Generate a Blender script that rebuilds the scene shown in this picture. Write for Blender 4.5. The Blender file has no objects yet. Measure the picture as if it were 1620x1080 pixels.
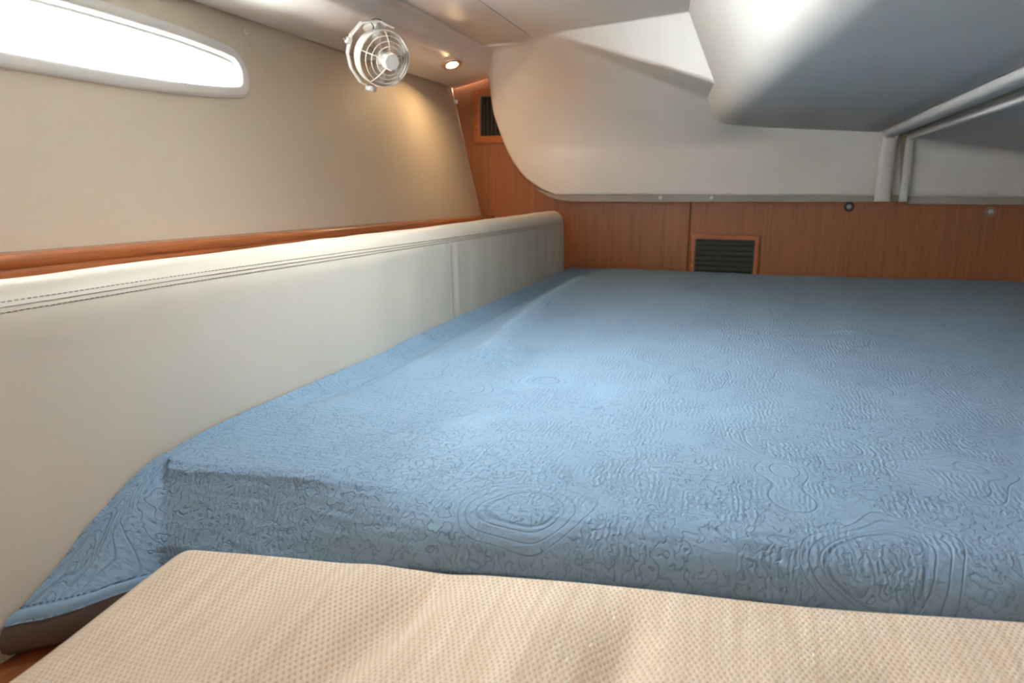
import bpy, bmesh, math, random
import numpy as np
from mathutils import Vector, Matrix, noise

sc = bpy.context.scene
C = sc.collection
EYE = 1.10                                   # camera height above the cabin sole (m)

# ------------------------------------------------------------------ camera
FPX = 1080.0                                 # focal length for a 1620 px wide frame (24 mm on 36 mm)
_a, _b = (1180 - 810) / FPX, (540 - 295) / FPX
PHI = math.atan(_b)
TH = math.atan(_a / (math.cos(PHI) + math.sin(PHI) * _b))
R_ = np.array([math.cos(TH), math.sin(TH), 0.0])
F_ = np.array([-math.sin(TH) * math.cos(PHI), math.cos(TH) * math.cos(PHI), -math.sin(PHI)])
U_ = np.cross(R_, F_)
cam = bpy.data.cameras.new('camera')
cam.sensor_width = 36.0
cam.lens = 36.0 * FPX / 1620.0
cam.clip_start = 0.01
cam.dof.use_dof = True
cam.dof.focus_distance = 1.0
cam.dof.aperture_fstop = 6.3
cam_ob = bpy.data.objects.new('camera', cam)
cam_ob.matrix_world = Matrix(((R_[0], U_[0], -F_[0], 0), (R_[1], U_[1], -F_[1], 0),
                              (R_[2], U_[2], -F_[2], EYE), (0, 0, 0, 1)))
C.objects.link(cam_ob)
sc.camera = cam_ob

# ------------------------------------------------------------------ daylight and exposure
world = bpy.data.worlds.new('sky')
sc.world = world
world.use_nodes = True
bg = world.node_tree.nodes['Background']
# overcast sky: three times brighter overhead than at the horizon, pale water and quay below it
wn, wl_ = world.node_tree.nodes, world.node_tree.links
w_tc = wn.new('ShaderNodeTexCoord')
w_sep = wn.new('ShaderNodeSeparateXYZ')
w_ramp = wn.new('ShaderNodeValToRGB')
w_map = wn.new('ShaderNodeMapRange')
w_map.inputs['From Min'].default_value = -1.0
wl_.new(w_tc.outputs['Generated'], w_sep.inputs[0])
wl_.new(w_sep.outputs['Z'], w_map.inputs['Value'])
wl_.new(w_map.outputs[0], w_ramp.inputs['Fac'])
for _e, (_p, _c) in zip([w_ramp.color_ramp.elements[0], w_ramp.color_ramp.elements[1], w_ramp.color_ramp.elements.new(0.49), w_ramp.color_ramp.elements.new(0.51)],
                        [(0.0, (.36, .37, .36)), (1.0, (1.0, .99, .965)), (0.49, (.36, .37, .36)), (0.51, (.345, .345, .34))]):
    _e.position = _p
    _e.color = (*_c, 1)
wl_.new(w_ramp.outputs[0], bg.inputs[0])
bg.inputs[1].default_value = 260.0
sc.view_settings.view_transform = 'Standard'
sc.view_settings.look = 'None'
sc.view_settings.gamma = 1.0
sc.view_settings.use_curve_mapping = False
sc.view_settings.exposure = 0.08


def portal(loc, direction, sx, sy):
    """sampling guide for sky light coming in through an opening (emits nothing itself)"""
    l = bpy.data.lights.new('sky_portal', 'AREA')
    l.shape = 'RECTANGLE'
    l.size, l.size_y = sx, sy
    l.cycles.is_portal = True
    o = bpy.data.objects.new('sky_portal', l)
    o.location = loc
    o.rotation_euler = Vector(direction).to_track_quat('-Z', 'Y').to_euler()
    C.objects.link(o)


# ------------------------------------------------------------------ measuring helpers (eye at the origin)
def ray(px, py):
    return F_ + R_ * (px - 810) / FPX + U_ * (540 - py) / FPX


def on_y(px, py, y):
    d = ray(px, py)
    return d * (y / d[1])


def on_z(px, py, z):
    d = ray(px, py)
    return d * (z / d[2])


def lerp(a, b, t):
    return a + (b - a) * t


def sstep(a, b, x):
    t = np.clip((x - a) / (b - a), 0, 1)
    return t * t * (3 - 2 * t)


# ------------------------------------------------------------------ object helpers
def thing(name, label, cat, loc=(0, 0, 0), group=None):
    o = bpy.data.objects.new(name, None)
    o.empty_display_size = 0.05
    C.objects.link(o)
    o.location = (loc[0], loc[1], loc[2] + EYE)
    o['label'] = label
    o['category'] = cat
    if group:
        o['group'] = group
    return o


def tag(o, label, cat, group=None):
    o['label'] = label
    o['category'] = cat
    if group:
        o['group'] = group
    return o


def struct(o, label=None, cat=None):
    o['kind'] = 'structure'
    if label:
        o['label'] = label
        o['category'] = cat
    return o


def root_loc(p):
    v = Vector((0, 0, 0))
    while p is not None:
        v = v + p.location
        p = p.parent
    return v


def obj(name, verts, faces, mat, parent=None, smooth=False, loc=None, uv=None):
    """one mesh object; verts in eye-relative metres; loc = its own origin"""
    v = np.asarray(verts, dtype=float).copy()
    v[:, 2] += EYE
    if parent is not None:
        base = root_loc(parent)
        o_loc = Vector((0, 0, 0))
        v -= np.array(base)
    else:
        o_loc = Vector((0, 0, 0)) if loc is None else Vector((loc[0], loc[1], loc[2] + EYE))
        v -= np.array(o_loc)
    me = bpy.data.meshes.new(name)
    me.from_pydata([tuple(p) for p in v], [], [tuple(int(i) for i in f) for f in faces])
    me.update()
    if smooth:
        me.polygons.foreach_set('use_smooth', [True] * len(me.polygons))
    if uv is not None:
        lay = me.uv_layers.new(name='UVMap')
        idx = np.empty(len(me.loops), dtype=np.int32)
        me.loops.foreach_get('vertex_index', idx)
        lay.data.foreach_set('uv', np.asarray(uv, dtype=np.float32)[idx].ravel())
    me.materials.append(M[mat])
    o = bpy.data.objects.new(name, me)
    o.location = o_loc
    o.parent = parent
    C.objects.link(o)
    return o


def grid_faces(nu, nv, close_u=False, close_v=False):
    f = []
    for i in range(nu if close_u else nu - 1):
        for j in range(nv if close_v else nv - 1):
            a, b = i, (i + 1) % nu
            c, d = j, (j + 1) % nv
            f.append((a * nv + c, b * nv + c, b * nv + d, a * nv + d))
    return f


def surf(name, P, mat, parent=None, smooth=True, flip=False, solid=0.0, offset=1.0, close_v=False, uv=None, loc=None):
    nu, nv = P.shape[:2]
    f = grid_faces(nu, nv, close_v=close_v)
    if flip:
        f = [q[::-1] for q in f]
    o = obj(name, P.reshape(-1, 3), f, mat, parent, smooth, loc, None if uv is None else uv.reshape(-1, 2))
    if solid:
        m = o.modifiers.new('thickness', 'SOLIDIFY')
        m.thickness = solid
        m.offset = offset
    return o


def bm_obj(name, bm, mat, parent=None, smooth=False, loc=None):
    bm.verts.ensure_lookup_table()
    v = [tuple(x.co) for x in bm.verts]
    bm.verts.index_update()
    f = [[x.index for x in q.verts] for q in bm.faces]
    bm.free()
    o = obj(name, v, f, mat, parent, False, loc)
    if smooth:
        me = o.data
        me.polygons.foreach_set('use_smooth', [True] * len(me.polygons))
        me.set_sharp_from_angle(angle=math.radians(40))
    return o


def box_bm(lo, hi, bevel=0.0, seg=2):
    bm = bmesh.new()
    bmesh.ops.create_cube(bm, size=1)
    for v in bm.verts:
        v.co = Vector([lerp(lo[k], hi[k], v.co[k] + 0.5) for k in range(3)])
    if bevel:
        bmesh.ops.bevel(bm, geom=bm.edges[:], offset=bevel, segments=seg, affect='EDGES', profile=0.5)
    return bm


def box(name, lo, hi, mat, parent=None, bevel=0.0, seg=2, loc=None):
    return bm_obj(name, box_bm(lo, hi, bevel, seg), mat, parent, bevel > 0, loc)


def frame_of(t):
    t = Vector(t).normalized()
    a = Vector((0, 0, 1)) if abs(t.z) < 0.9 else Vector((1, 0, 0))
    u = t.cross(a).normalized()
    return u, t.cross(u).normalized()


def tube(name, pts, r, mat, parent=None, n=8, closed=False, loc=None):
    pts = [Vector(p) for p in pts]
    V, m = [], len(pts)
    u = None
    for i, p in enumerate(pts):
        if closed:
            t = pts[(i + 1) % m] - pts[i - 1]
        else:
            t = pts[min(i + 1, m - 1)] - pts[max(i - 1, 0)]
        t.normalize()
        if u is None:
            u, w = frame_of(t)
        else:
            u = (u - t * u.dot(t)).normalized()
            w = t.cross(u)
        rr = r[i] if isinstance(r, (list, tuple)) else r
        for k in range(n):
            a = 2 * math.pi * k / n
            V.append(p + u * (rr * math.cos(a)) + w * (rr * math.sin(a)))
    F = grid_faces(m, n, close_u=closed, close_v=True)
    if not closed:
        F.append(tuple(range(n))[::-1])
        F.append(tuple((m - 1) * n + k for k in range(n)))
    return obj(name, [tuple(v) for v in V], F, mat, parent, True, loc)


def lathe(name, prof, origin, axis, mat, parent=None, n=32, sides=None, smooth=True, loc=None):
    """prof: list of (radius, height along axis)"""
    ax = Vector(axis).normalized()
    u, w = frame_of(ax)
    o = Vector(origin)
    n = sides or n
    V = []
    for r, h in prof:
        for k in range(n):
            a = 2 * math.pi * k / n
            V.append(tuple(o + ax * h + u * (r * math.cos(a)) + w * (r * math.sin(a))))
    F = grid_faces(len(prof), n, close_v=True)
    F.append(tuple(range(n))[::-1])
    F.append(tuple((len(prof) - 1) * n + k for k in range(n)))
    ob = obj(name, V, F, mat, parent, False, loc)
    if smooth:
        ob.data.polygons.foreach_set('use_smooth', [True] * len(ob.data.polygons))
        ob.data.set_sharp_from_angle(angle=math.radians(35))
    return ob


def prism(name, poly, to3d, d0, d1, mat, parent=None, loc=None):
    """polygon extruded between two depths"""
    n = len(poly)
    V = [to3d(p, d0) for p in poly] + [to3d(p, d1) for p in poly]
    F = [tuple(range(n)), tuple(range(2 * n - 1, n - 1, -1))]
    F += [(i, i + n, (i + 1) % n + n, (i + 1) % n) for i in range(n)]
    o = obj(name, V, F, mat, parent, False, loc)
    bm = bmesh.new()
    bm.from_mesh(o.data)
    bmesh.ops.recalc_face_normals(bm, faces=bm.faces[:])
    bm.to_mesh(o.data)
    bm.free()
    return o


# ------------------------------------------------------------------ materials (procedural)
M = {}


class NT:
    def __init__(self, name, color=(0.8, 0.8, 0.8), rough=0.5, metal=0.0, spec=0.5):
        m = bpy.data.materials.new(name)
        m.use_nodes = True
        M[name] = m
        self.nt = m.node_tree
        self.b = self.nt.nodes['Principled BSDF']
        self.b.inputs['Base Color'].default_value = (*color, 1)
        self.b.inputs['Roughness'].default_value = rough
        self.b.inputs['Metallic'].default_value = metal
        self.b.inputs['Specular IOR Level'].default_value = spec

    def n(self, typ, ins=None, **props):
        x = self.nt.nodes.new(typ)
        for k, v in props.items():
            setattr(x, k, v)
        for k, v in (ins or {}).items():
            if isinstance(v, bpy.types.NodeSocket):
                self.nt.links.new(v, x.inputs[k])
            else:
                x.inputs[k].default_value = v
        return x

    def math(self, op, a, b=0.0, c=0.0):
        return self.n('ShaderNodeMath', {0: a, 1: b, 2: c}, operation=op).outputs[0]

    def coord(self, kind='Object', scale=(1, 1, 1)):
        t = self.n('ShaderNodeTexCoord').outputs[kind]
        return self.n('ShaderNodeMapping', {'Vector': t, 'Scale': scale}).outputs[0]

    def noise(self, vec, scale, detail=3.0, rough=0.5, out='Fac'):
        return self.n('ShaderNodeTexNoise', {'Vector': vec, 'Scale': scale, 'Detail': detail, 'Roughness': rough}).outputs[out]

    def ramp(self, fac, stops):
        r = self.n('ShaderNodeValToRGB', {'Fac': fac})
        e = r.color_ramp.elements
        while len(e) < len(stops):
            e.new(0.5)
        for q, (p, c) in zip(e, stops):
            q.position = p
            q.color = (*c, 1) if len(c) == 3 else c
        return r.outputs[0]

    def step(self, x, a, b):
        return self.n('ShaderNodeMapRange', {'Value': x, 'From Min': a, 'From Max': b}, interpolation_type='SMOOTHSTEP').outputs[0]

    def mix(self, fac, a, b):
        return self.n('ShaderNodeMix', {'Factor': fac, 6: a, 7: b}, data_type='RGBA').outputs[2]

    def color(self, sock):
        self.nt.links.new(sock, self.b.inputs['Base Color'])

    def bump(self, h, strength=0.3, dist=0.002):
        b = self.n('ShaderNodeBump', {'Height': h, 'Strength': strength, 'Distance': dist})
        self.nt.links.new(b.outputs[0], self.b.inputs['Normal'])


def plain(name, color, rough=0.5, metal=0.0, bump=0.0, scale=200.0, spec=0.5, vary=0.03):
    t = NT(name, color, rough, metal, spec)
    v = t.coord()
    f = t.noise(v, 6.0, 3.0)
    c1 = tuple(x * (1 - vary) for x in color)
    c2 = tuple(min(1, x * (1 + vary)) for x in color)
    t.color(t.ramp(f, [(0.3, c1), (0.7, c2)]))
    if bump:
        t.bump(t.noise(v, scale, 4.0), bump, 0.001)
    return t


plain('gelcoat', (0.86, 0.85, 0.82), 0.32, bump=0.03, scale=60)
plain('gelcoat_matt', (0.79, 0.78, 0.755), 0.45, bump=0.05, scale=90)
plain('headliner', (0.86, 0.84, 0.80), 0.36, bump=0.06, scale=120)
plain('access_plastic', (0.80, 0.765, 0.71), 0.5, bump=0.12, scale=300)
plain('bead_plastic', (0.84, 0.83, 0.80), 0.35)
plain('rail_grey', (0.42, 0.38, 0.34), 0.5)
plain('groove_tan', (0.52, 0.45, 0.31), 0.7)
plain('window_plastic', (0.80, 0.79, 0.77), 0.4)
plain('fan_white', (0.86, 0.85, 0.82), 0.35)
plain('fan_cage', (0.80, 0.73, 0.62), 0.4)
t = plain('fan_blade', (0.80, 0.78, 0.72), 0.3)
tb = t.n('ShaderNodeBsdfTransparent')
mb = t.n('ShaderNodeMixShader', {0: 0.42, 1: tb.outputs[0], 2: t.b.outputs[0]})
t.nt.links.new(mb.outputs[0], t.nt.nodes['Material Output'].inputs['Surface'])
plain('screw_white', (0.85, 0.84, 0.80), 0.3)
plain('black_plastic', (0.010, 0.011, 0.012), 0.6)
plain('washer_dark', (0.03, 0.03, 0.033), 0.35)
plain('slat_plastic', (0.055, 0.060, 0.055), 0.5)
plain('cord_dark', (0.05, 0.045, 0.04), 0.5)
plain('steel', (0.55, 0.56, 0.58), 0.28, 1.0)
plain('chrome', (0.82, 0.80, 0.76), 0.3, 1.0)
plain('brass_ring', (0.80, 0.45, 0.14), 0.3, 1.0)
plain('clear_cap', (0.35, 0.26, 0.20), 0.2)
plain('hem_thread', (0.07, 0.12, 0.19), 0.8)
plain('thread', (0.33, 0.28, 0.22), 0.8)
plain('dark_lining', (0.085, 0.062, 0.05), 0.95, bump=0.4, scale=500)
plain('rear_white', (0.72, 0.70, 0.66), 0.6)

t = NT('lamp_lens', (1, 1, 1), 0.3)
t.b.inputs['Emission Color'].default_value = (1.0, 0.66, 0.33, 1)
t.b.inputs['Emission Strength'].default_value = 380.0

t = NT('pane_glass', (1, 1, 1), 0.02)
tr = t.n('ShaderNodeBsdfTransparent', {'Color': (0.97, 0.985, 0.98, 1)})
gl = t.n('ShaderNodeBsdfGlossy', {'Roughness': 0.02})
mx = t.n('ShaderNodeMixShader', {0: 0.06, 1: tr.outputs[0], 2: gl.outputs[0]})
t.nt.links.new(mx.outputs[0], t.nt.nodes['Material Output'].inputs['Surface'])

# hull liner: beige vinyl with a fine leather grain
t = NT('hull_vinyl', (0.62, 0.55, 0.45), 0.55)
v = t.coord()
t.color(t.ramp(t.noise(v, 3.0, 3.0), [(0.3, (0.66, 0.58, 0.47)), (0.7, (0.695, 0.615, 0.505))]))
t.bump(t.math('ADD', t.noise(v, 420.0, 3.0), t.n('ShaderNodeTexVoronoi', {'Vector': v, 'Scale': 330.0}).outputs[0]), 0.14, 0.0008)

# cushion: off white leather
t = NT('cushion_leather', (0.68, 0.645, 0.555), 0.45)
v = t.coord()
t.color(t.ramp(t.noise(v, 5.0, 3.0), [(0.3, (0.70, 0.655, 0.56)), (0.7, (0.745, 0.70, 0.605))]))
gr = t.n('ShaderNodeTexVoronoi', {'Vector': v, 'Scale': 520.0}).outputs[0]
t.bump(t.math('ADD', t.math('MULTIPLY', gr, 0.6), t.noise(v, 900.0, 2.0)), 0.12, 0.0008)


def wood(name, stretch, dark, mid, light, rough=0.32, scale=1.0):
    t = NT(name, mid, rough)
    v = t.coord(scale=tuple(s * scale for s in stretch))
    w = t.n('ShaderNodeVectorMath', {0: v, 1: t.n('ShaderNodeVectorMath', {0: t.noise(v, 0.6, 3.0, 0.5, 'Color'), 'Scale': 1.1}, operation='SCALE').outputs[0]}).outputs[0]
    a = t.noise(w, 2.2, 5.0, 0.65)
    b = t.noise(v, 9.0, 4.0, 0.6)
    f = t.math('ADD', t.math('MULTIPLY', a, 0.65), t.math('MULTIPLY', b, 0.35))
    t.color(t.ramp(f, [(0.30, dark), (0.5, mid), (0.70, light)]))
    t.bump(b, 0.05, 0.0006)


# veneer of the bulkhead (grain vertical) and solid rail / bunk board (grain fore and aft)
wood('veneer', (60, 60, 1.6), (0.225, 0.080, 0.030), (0.31, 0.113, 0.044), (0.38, 0.145, 0.060), 0.36)
wood('rail_wood', (30, 1.2, 30), (0.20, 0.055, 0.016), (0.36, 0.110, 0.032), (0.48, 0.165, 0.05), 0.25)
wood('bunk_wood', (30, 1.2, 30), (0.14, 0.040, 0.012), (0.22, 0.065, 0.020), (0.30, 0.10, 0.03), 0.4)

wood('vent_wood', (14, 14, 14), (0.34, 0.100, 0.032), (0.42, 0.128, 0.042), (0.48, 0.15, 0.05), 0.3)

# quilted bedspread: stitched cells, echo rows round large motifs, smooth islands
t = NT('quilt', (0.2, 0.34, 0.5), 0.85, spec=0.25)
uv = t.coord('UV')
warp = t.n('ShaderNodeVectorMath', {0: t.noise(uv, 22.0, 3.0, 0.6, 'Color'), 1: (0.5, 0.5, 0.5)}, operation='SUBTRACT').outputs[0]
warp_s = t.n('ShaderNodeVectorMath', {0: warp, 'Scale': 0.022}, operation='SCALE').outputs[0]
wuv = t.n('ShaderNodeVectorMath', {0: uv, 1: warp_s}).outputs[0]
warp2 = t.n('ShaderNodeVectorMath', {0: t.noise(uv, 90.0, 2.0, 0.6, 'Color'), 1: (0.5, 0.5, 0.5)}, operation='SUBTRACT').outputs[0]
wuv2 = t.n('ShaderNodeVectorMath', {0: wuv, 1: t.n('ShaderNodeVectorMath', {0: warp2, 'Scale': 0.008}, operation='SCALE').outputs[0]}).outputs[0]
sw = t.n('ShaderNodeVectorMath', {0: t.noise(uv, 7.0, 1.0, 0.5, 'Color'), 1: (0.5, 0.5, 0.5)}, operation='SUBTRACT').outputs[0]
suv = t.n('ShaderNodeVectorMath', {0: uv, 1: t.n('ShaderNodeVectorMath', {0: sw, 'Scale': 0.11}, operation='SCALE').outputs[0]}).outputs[0]
big = t.n('ShaderNodeTexVoronoi', {'Vector': suv, 'Scale': 5.0}).outputs['Distance']
sn = t.noise(t.n('ShaderNodeMapping', {'Vector': wuv, 'Scale': (1.0, 0.8, 1.0)}).outputs[0], 74.0, 1.5, 0.55)
sf = t.math('ABSOLUTE', t.math('SUBTRACT', t.math('FRACT', t.math('MULTIPLY', sn, 5.0)), 0.5))
crk_h = t.step(sf, 0.0, 0.16)
crk_l = t.math('SUBTRACT', 1.0, t.step(sf, 0.02, 0.085))
ph = t.math('MULTIPLY', big, 26.0)
fr = t.math('ABSOLUTE', t.math('SUBTRACT', t.math('FRACT', ph), 0.5))
row_h = t.step(t.math('SUBTRACT', 0.5, fr), 0.0, 0.13)
inrows = t.math('MULTIPLY', t.step(big, 0.36, 0.38), t.math('SUBTRACT', 1.0, t.step(big, 0.46, 0.50)))
isl = t.step(t.noise(uv, 8.0, 1.0), 0.58, 0.63)
cell = t.math('MAXIMUM', crk_h, isl)
hA = t.n('ShaderNodeMix', {'Factor': inrows, 2: cell, 3: row_h}, data_type='FLOAT').outputs[0]
outl = t.step(t.math('ABSOLUTE', t.math('SUBTRACT', big, 0.365)), 0.0, 0.010)
hB = t.math('MINIMUM', hA, outl)
# gathers: short crossing puckers of the gauze between the stitch rows
ws = t.n('ShaderNodeSeparateXYZ', {0: wuv2})
gx = t.math('SINE', t.math('MULTIPLY', ws.outputs[0], 2 * math.pi / 0.0062))
gy = t.math('SINE', t.math('MULTIPLY', ws.outputs[1], 2 * math.pi / 0.0090))
pm = t.step(t.noise(uv, 14.0, 2.0), 0.40, 0.60)
puck = t.math('ADD', t.math('MULTIPLY', gx, t.math('MULTIPLY', pm, 0.30)), t.math('MULTIPLY', gy, 0.09))
wr = t.noise(wuv, 210.0, 3.0)
H = t.math('ADD', t.math('MULTIPLY', hB, 0.8), t.math('ADD', puck, t.math('MULTIPLY', wr, 0.75)))
bc = t.ramp(t.noise(uv, 5.0, 3.0), [(0.3, (0.190, 0.312, 0.445)), (0.7, (0.215, 0.345, 0.482))])
rowl = t.math('SUBTRACT', 1.0, t.step(t.math('SUBTRACT', 0.5, fr), 0.02, 0.07))
lines = t.n('ShaderNodeMix', {'Factor': inrows, 2: t.math('MULTIPLY', crk_l, t.math('SUBTRACT', 1.0, isl)), 3: t.math('MULTIPLY', rowl, 0.6)}, data_type='FLOAT').outputs[0]
lines = t.math('MAXIMUM', lines, t.math('SUBTRACT', 1.0, t.step(t.math('ABSOLUTE', t.math('SUBTRACT', big, 0.365)), 0.002, 0.006)))
stitched = t.math('MULTIPLY', lines, 0.5)
t.color(t.mix(stitched, bc, (0.10, 0.185, 0.29, 1)))
t.bump(H, 0.68, 0.0022)
t.b.inputs['Sheen Weight'].default_value = 0.15
t.b.inputs['Sheen Roughness'].default_value = 0.5

plain('quilt_hem', (0.215, 0.345, 0.485), 0.85, bump=0.25, scale=400, spec=0.25)

# basket-weave seat cover
t = NT('weave', (0.7, 0.6, 0.48), 0.8, spec=0.25)
uv = t.coord('UV')
wp = t.n('ShaderNodeVectorMath', {0: t.n('ShaderNodeVectorMath', {0: t.noise(uv, 30.0, 2.0, 0.5, 'Color'), 1: (0.5, 0.5, 0.5)}, operation='SUBTRACT').outputs[0], 'Scale': 0.004}, operation='SCALE').outputs[0]
uw = t.n('ShaderNodeVectorMath', {0: uv, 1: wp}).outputs[0]
sx = t.n('ShaderNodeSeparateXYZ', {0: uw})
kx, ky = 2 * math.pi / 0.0050, 2 * math.pi / 0.0092
dots = t.math('MULTIPLY', t.math('SINE', t.math('MULTIPLY', sx.outputs[0], kx)), t.math('SINE', t.math('MULTIPLY', sx.outputs[1], ky)))
str_ = t.noise(t.n('ShaderNodeMapping', {'Vector': uw, 'Scale': (1.0, 0.05, 1.0)}).outputs[0], 120.0, 3.0)
base = t.ramp(str_, [(0.35, (0.70, 0.60, 0.485)), (0.65, (0.80, 0.715, 0.61))])
spot = t.step(dots, 0.15, 0.75)
t.color(t.mix(t.math('MULTIPLY', spot, 0.85), base, (0.56, 0.35, 0.175, 1)))
t.bump(t.math('SUBTRACT', t.math('MULTIPLY', dots, -0.5), t.math('MULTIPLY', t.noise(uw, 700.0, 2.0), 0.2)), 0.5, 0.0012)

# ================================================================== THE SETTING
YB = 2.604                                   # bulkhead


def hull_x(z):
    return -0.999 - (z + 0.116) * 0.2429


# ---- hull side with the port light opening
def catmull(pts, k=6):
    pts = [np.array(p, float) for p in pts]
    n = len(pts)
    out = []
    for i in range(n):
        p0, p1, p2, p3 = pts[i - 1], pts[i], pts[(i + 1) % n], pts[(i + 2) % n]
        for s in range(k):
            u = s / k
            out.append(0.5 * ((2 * p1) + (-p0 + p2) * u + (2 * p0 - 5 * p1 + 4 * p2 - p3) * u * u + (-p0 + 3 * p1 - 3 * p2 + p3) * u ** 3))
    return out


# (y, z) round the opening, clockwise from the forward lower corner
win_in = [(1.300, .2125), (1.328, .222), (1.339, .245), (1.334, .268), (1.312, .278), (1.215, .288), (1.128, .2925), (0.97, .296),
          (0.82, .296), (0.65, .296), (0.45, .293), (0.28, .285), (0.20, .272), (0.185, .245), (0.20, .222), (0.28, .208),
          (0.45, .201), (0.65, .199), (0.80, .198), (0.90, .1975), (1.02, .198), (1.174, .203)]
win_in = [(a, b) for a, b in catmull(win_in, 4)]
NW = len(win_in)


def offset_loop(loop, d):
    out = []
    n = len(loop)
    for i in range(n):
        a, b = np.array(loop[i - 1]), np.array(loop[(i + 1) % n])
        tt = (b - a) / (np.linalg.norm(b - a) + 1e-9)
        nn = np.array([tt[1], -tt[0]])
        out.append(np.array(loop[i]) + nn * d)
    return out


_cen = np.mean(np.array(win_in), axis=0)
_sgn = 1.0
if np.linalg.norm(offset_loop(win_in, 0.01)[0] - _cen) < np.linalg.norm(np.array(win_in[0]) - _cen):
    _sgn = -1.0


def hp(p, out=0.0):
    """point of the hull face; out = distance towards the cabin"""
    y, z = p
    return (hull_x(z) + out, y, z)


# liner: ring from the opening to a rectangle, then the rectangle to the full extent
Y0, Y1, Z0, Z1 = -1.35, YB + 0.01, -0.62, 0.40
bm = bmesh.new()
loopi = [np.array(p) for p in offset_loop(win_in, _sgn * 0.006)]
ring = [bm.verts.new(hp(p)) for p in loopi]
corner = [bm.verts.new(hp(p)) for p in [(Y1, Z0), (Y1, Z1), (Y0, Z1), (Y0, Z0)]]
edges = [bm.edges.new((ring[i], ring[(i + 1) % NW])) for i in range(NW)]
edges += [bm.edges.new((corner[i], corner[(i + 1) % 4])) for i in range(4)]
bmesh.ops.triangle_fill(bm, edges=edges, use_beauty=True)
for f in bm.faces:
    f.normal_update()
    if f.normal.x < 0:
        f.normal_flip()
wl = struct(bm_obj('wall_left', bm, 'hull_vinyl'), 'beige vinyl lined hull side above the wooden rail', 'wall')
md = wl.modifiers.new('thickness', 'SOLIDIFY')
md.thickness = 0.012
md.offset = -1

# ---- port light
win = thing('window_1', 'long narrow white framed port light in the hull side', 'window', (hull_x(.25), .76, .25))
win['kind'] = 'structure'
prof = [(0.0, -0.012), (0.0, 0.000), (0.0015, 0.004), (0.005, 0.006), (0.015, 0.0068), (0.0215, 0.006), (0.0245, 0.003), (0.0255, -0.002)]
P = np.zeros((NW + 1, len(prof), 3))
for j, (d, h) in enumerate(prof):
    lp = offset_loop(win_in, _sgn * d)
    for i in range(NW + 1):
        P[i, j] = hp(lp[i % NW], h)
surf('frame', P, 'window_plastic', win, flip=(_sgn < 0))
DEPTH = 0.050


def win_at(h):
    """outline of the reveal at depth h behind the liner: its head slopes down, its sill falls outwards"""
    k = h / DEPTH
    return [(a, b - k * lerp(.018, .026, min(1, max(0, (b - .2) / .09)))) for a, b in win_in]


P = np.zeros((NW + 1, 4, 3))
for j, h in enumerate([.006, .025, .045, DEPTH + .012]):
    lp = win_at(h)
    for i in range(NW + 1):
        P[i, j] = hp(lp[i % NW], -h)
surf('reveal', P, 'window_plastic', win, solid=0.004, offset=0)
win_p = win_at(DEPTH)
V, F = [], []
for i in range(NW):
    V.append(hp(win_p[i], -DEPTH))
for i in range(NW):
    V.append(hp(win_p[i], -DEPTH - 0.006))
F = [tuple(range(NW)), tuple(range(2 * NW - 1, NW - 1, -1))]
obj('pane', V, F, 'pane_glass', win)
lp = offset_loop(win_p, -_sgn * 0.0012)
tube('pane_seal', [hp(p, -DEPTH + 0.001) for p in lp], 0.0018, 'rail_grey', win, 6, closed=True)
portal((hull_x(.247) - DEPTH - 0.03, .76, .247 + EYE), (1, 0, 0), 0.11, 1.2)

# ---- ceiling: rolled edge along the hull, sloping side strip, soft step, flat middle
cprof = [(-1.135, .392), (-1.122, .380), (-1.112, .3745), (-1.100, .3725), (-1.088, .3745), (-1.070, .3795), (-1.02, .391), (-0.985, .399),
         (-0.945, .4075), (-0.928, .414), (-0.915, .428), (-0.905, .448), (-0.896, .463), (-0.885, .471), (-0.870, .4745), (-0.85, .475), (-0.5, .475),
         (0.0, .475), (0.6, .475), (1.46, .475)]
XS = -.70                                    # side strip ends here, flat boards go on round a deck hatch
cstrip = [q for q in cprof if q[0] < XS] + [(XS, .475)]
P = np.array([[(x, y, z) for (x, z) in cstrip] for y in (-1.40, -.3, 0.4, 1.0, 1.6, 2.0, 2.3, 2.52, 2.60)])
ceil = struct(surf('ceiling', P, 'headliner', flip=True, solid=0.02, offset=1), 'off-white moulded cabin ceiling with rolled edge', 'ceiling')
HX0, HX1, HY0, HY1 = -.37, -.265, .93, 1.045
for lo, hi in [((XS, HY1, .475), (1.46, 2.60, .495)), ((XS, -1.40, .475), (1.46, HY0, .495)),
               ((XS, HY0, .475), (HX0, HY1, .495)), ((HX1, HY0, .475), (1.46, HY1, .495))]:
    box('ceiling_board', lo, hi, 'headliner', ceil)
hat = thing('window_2', 'small deck hatch in the ceiling above the bed', 'hatch', ((HX0 + HX1) / 2, (HY0 + HY1) / 2, .475))
hat['kind'] = 'structure'
hw = .02
for lo, hi in [((HX0 - hw, HY0 - hw, .468), (HX0, HY1 + hw, .475)), ((HX1, HY0 - hw, .468), (HX1 + hw, HY1 + hw, .475)),
               ((HX0, HY0 - hw, .468), (HX1, HY0, .475)), ((HX0, HY1, .468), (HX1, HY1 + hw, .475))]:
    box('frame', lo, hi, 'window_plastic', hat, .002, 2)
box('pane', (HX0, HY0, .489), (HX1, HY1, .494), 'pane_glass', hat)
portal(((HX0 + HX1) / 2, (HY0 + HY1) / 2, .505 + EYE), (0, 0, -1), HX1 - HX0, HY1 - HY0)

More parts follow.
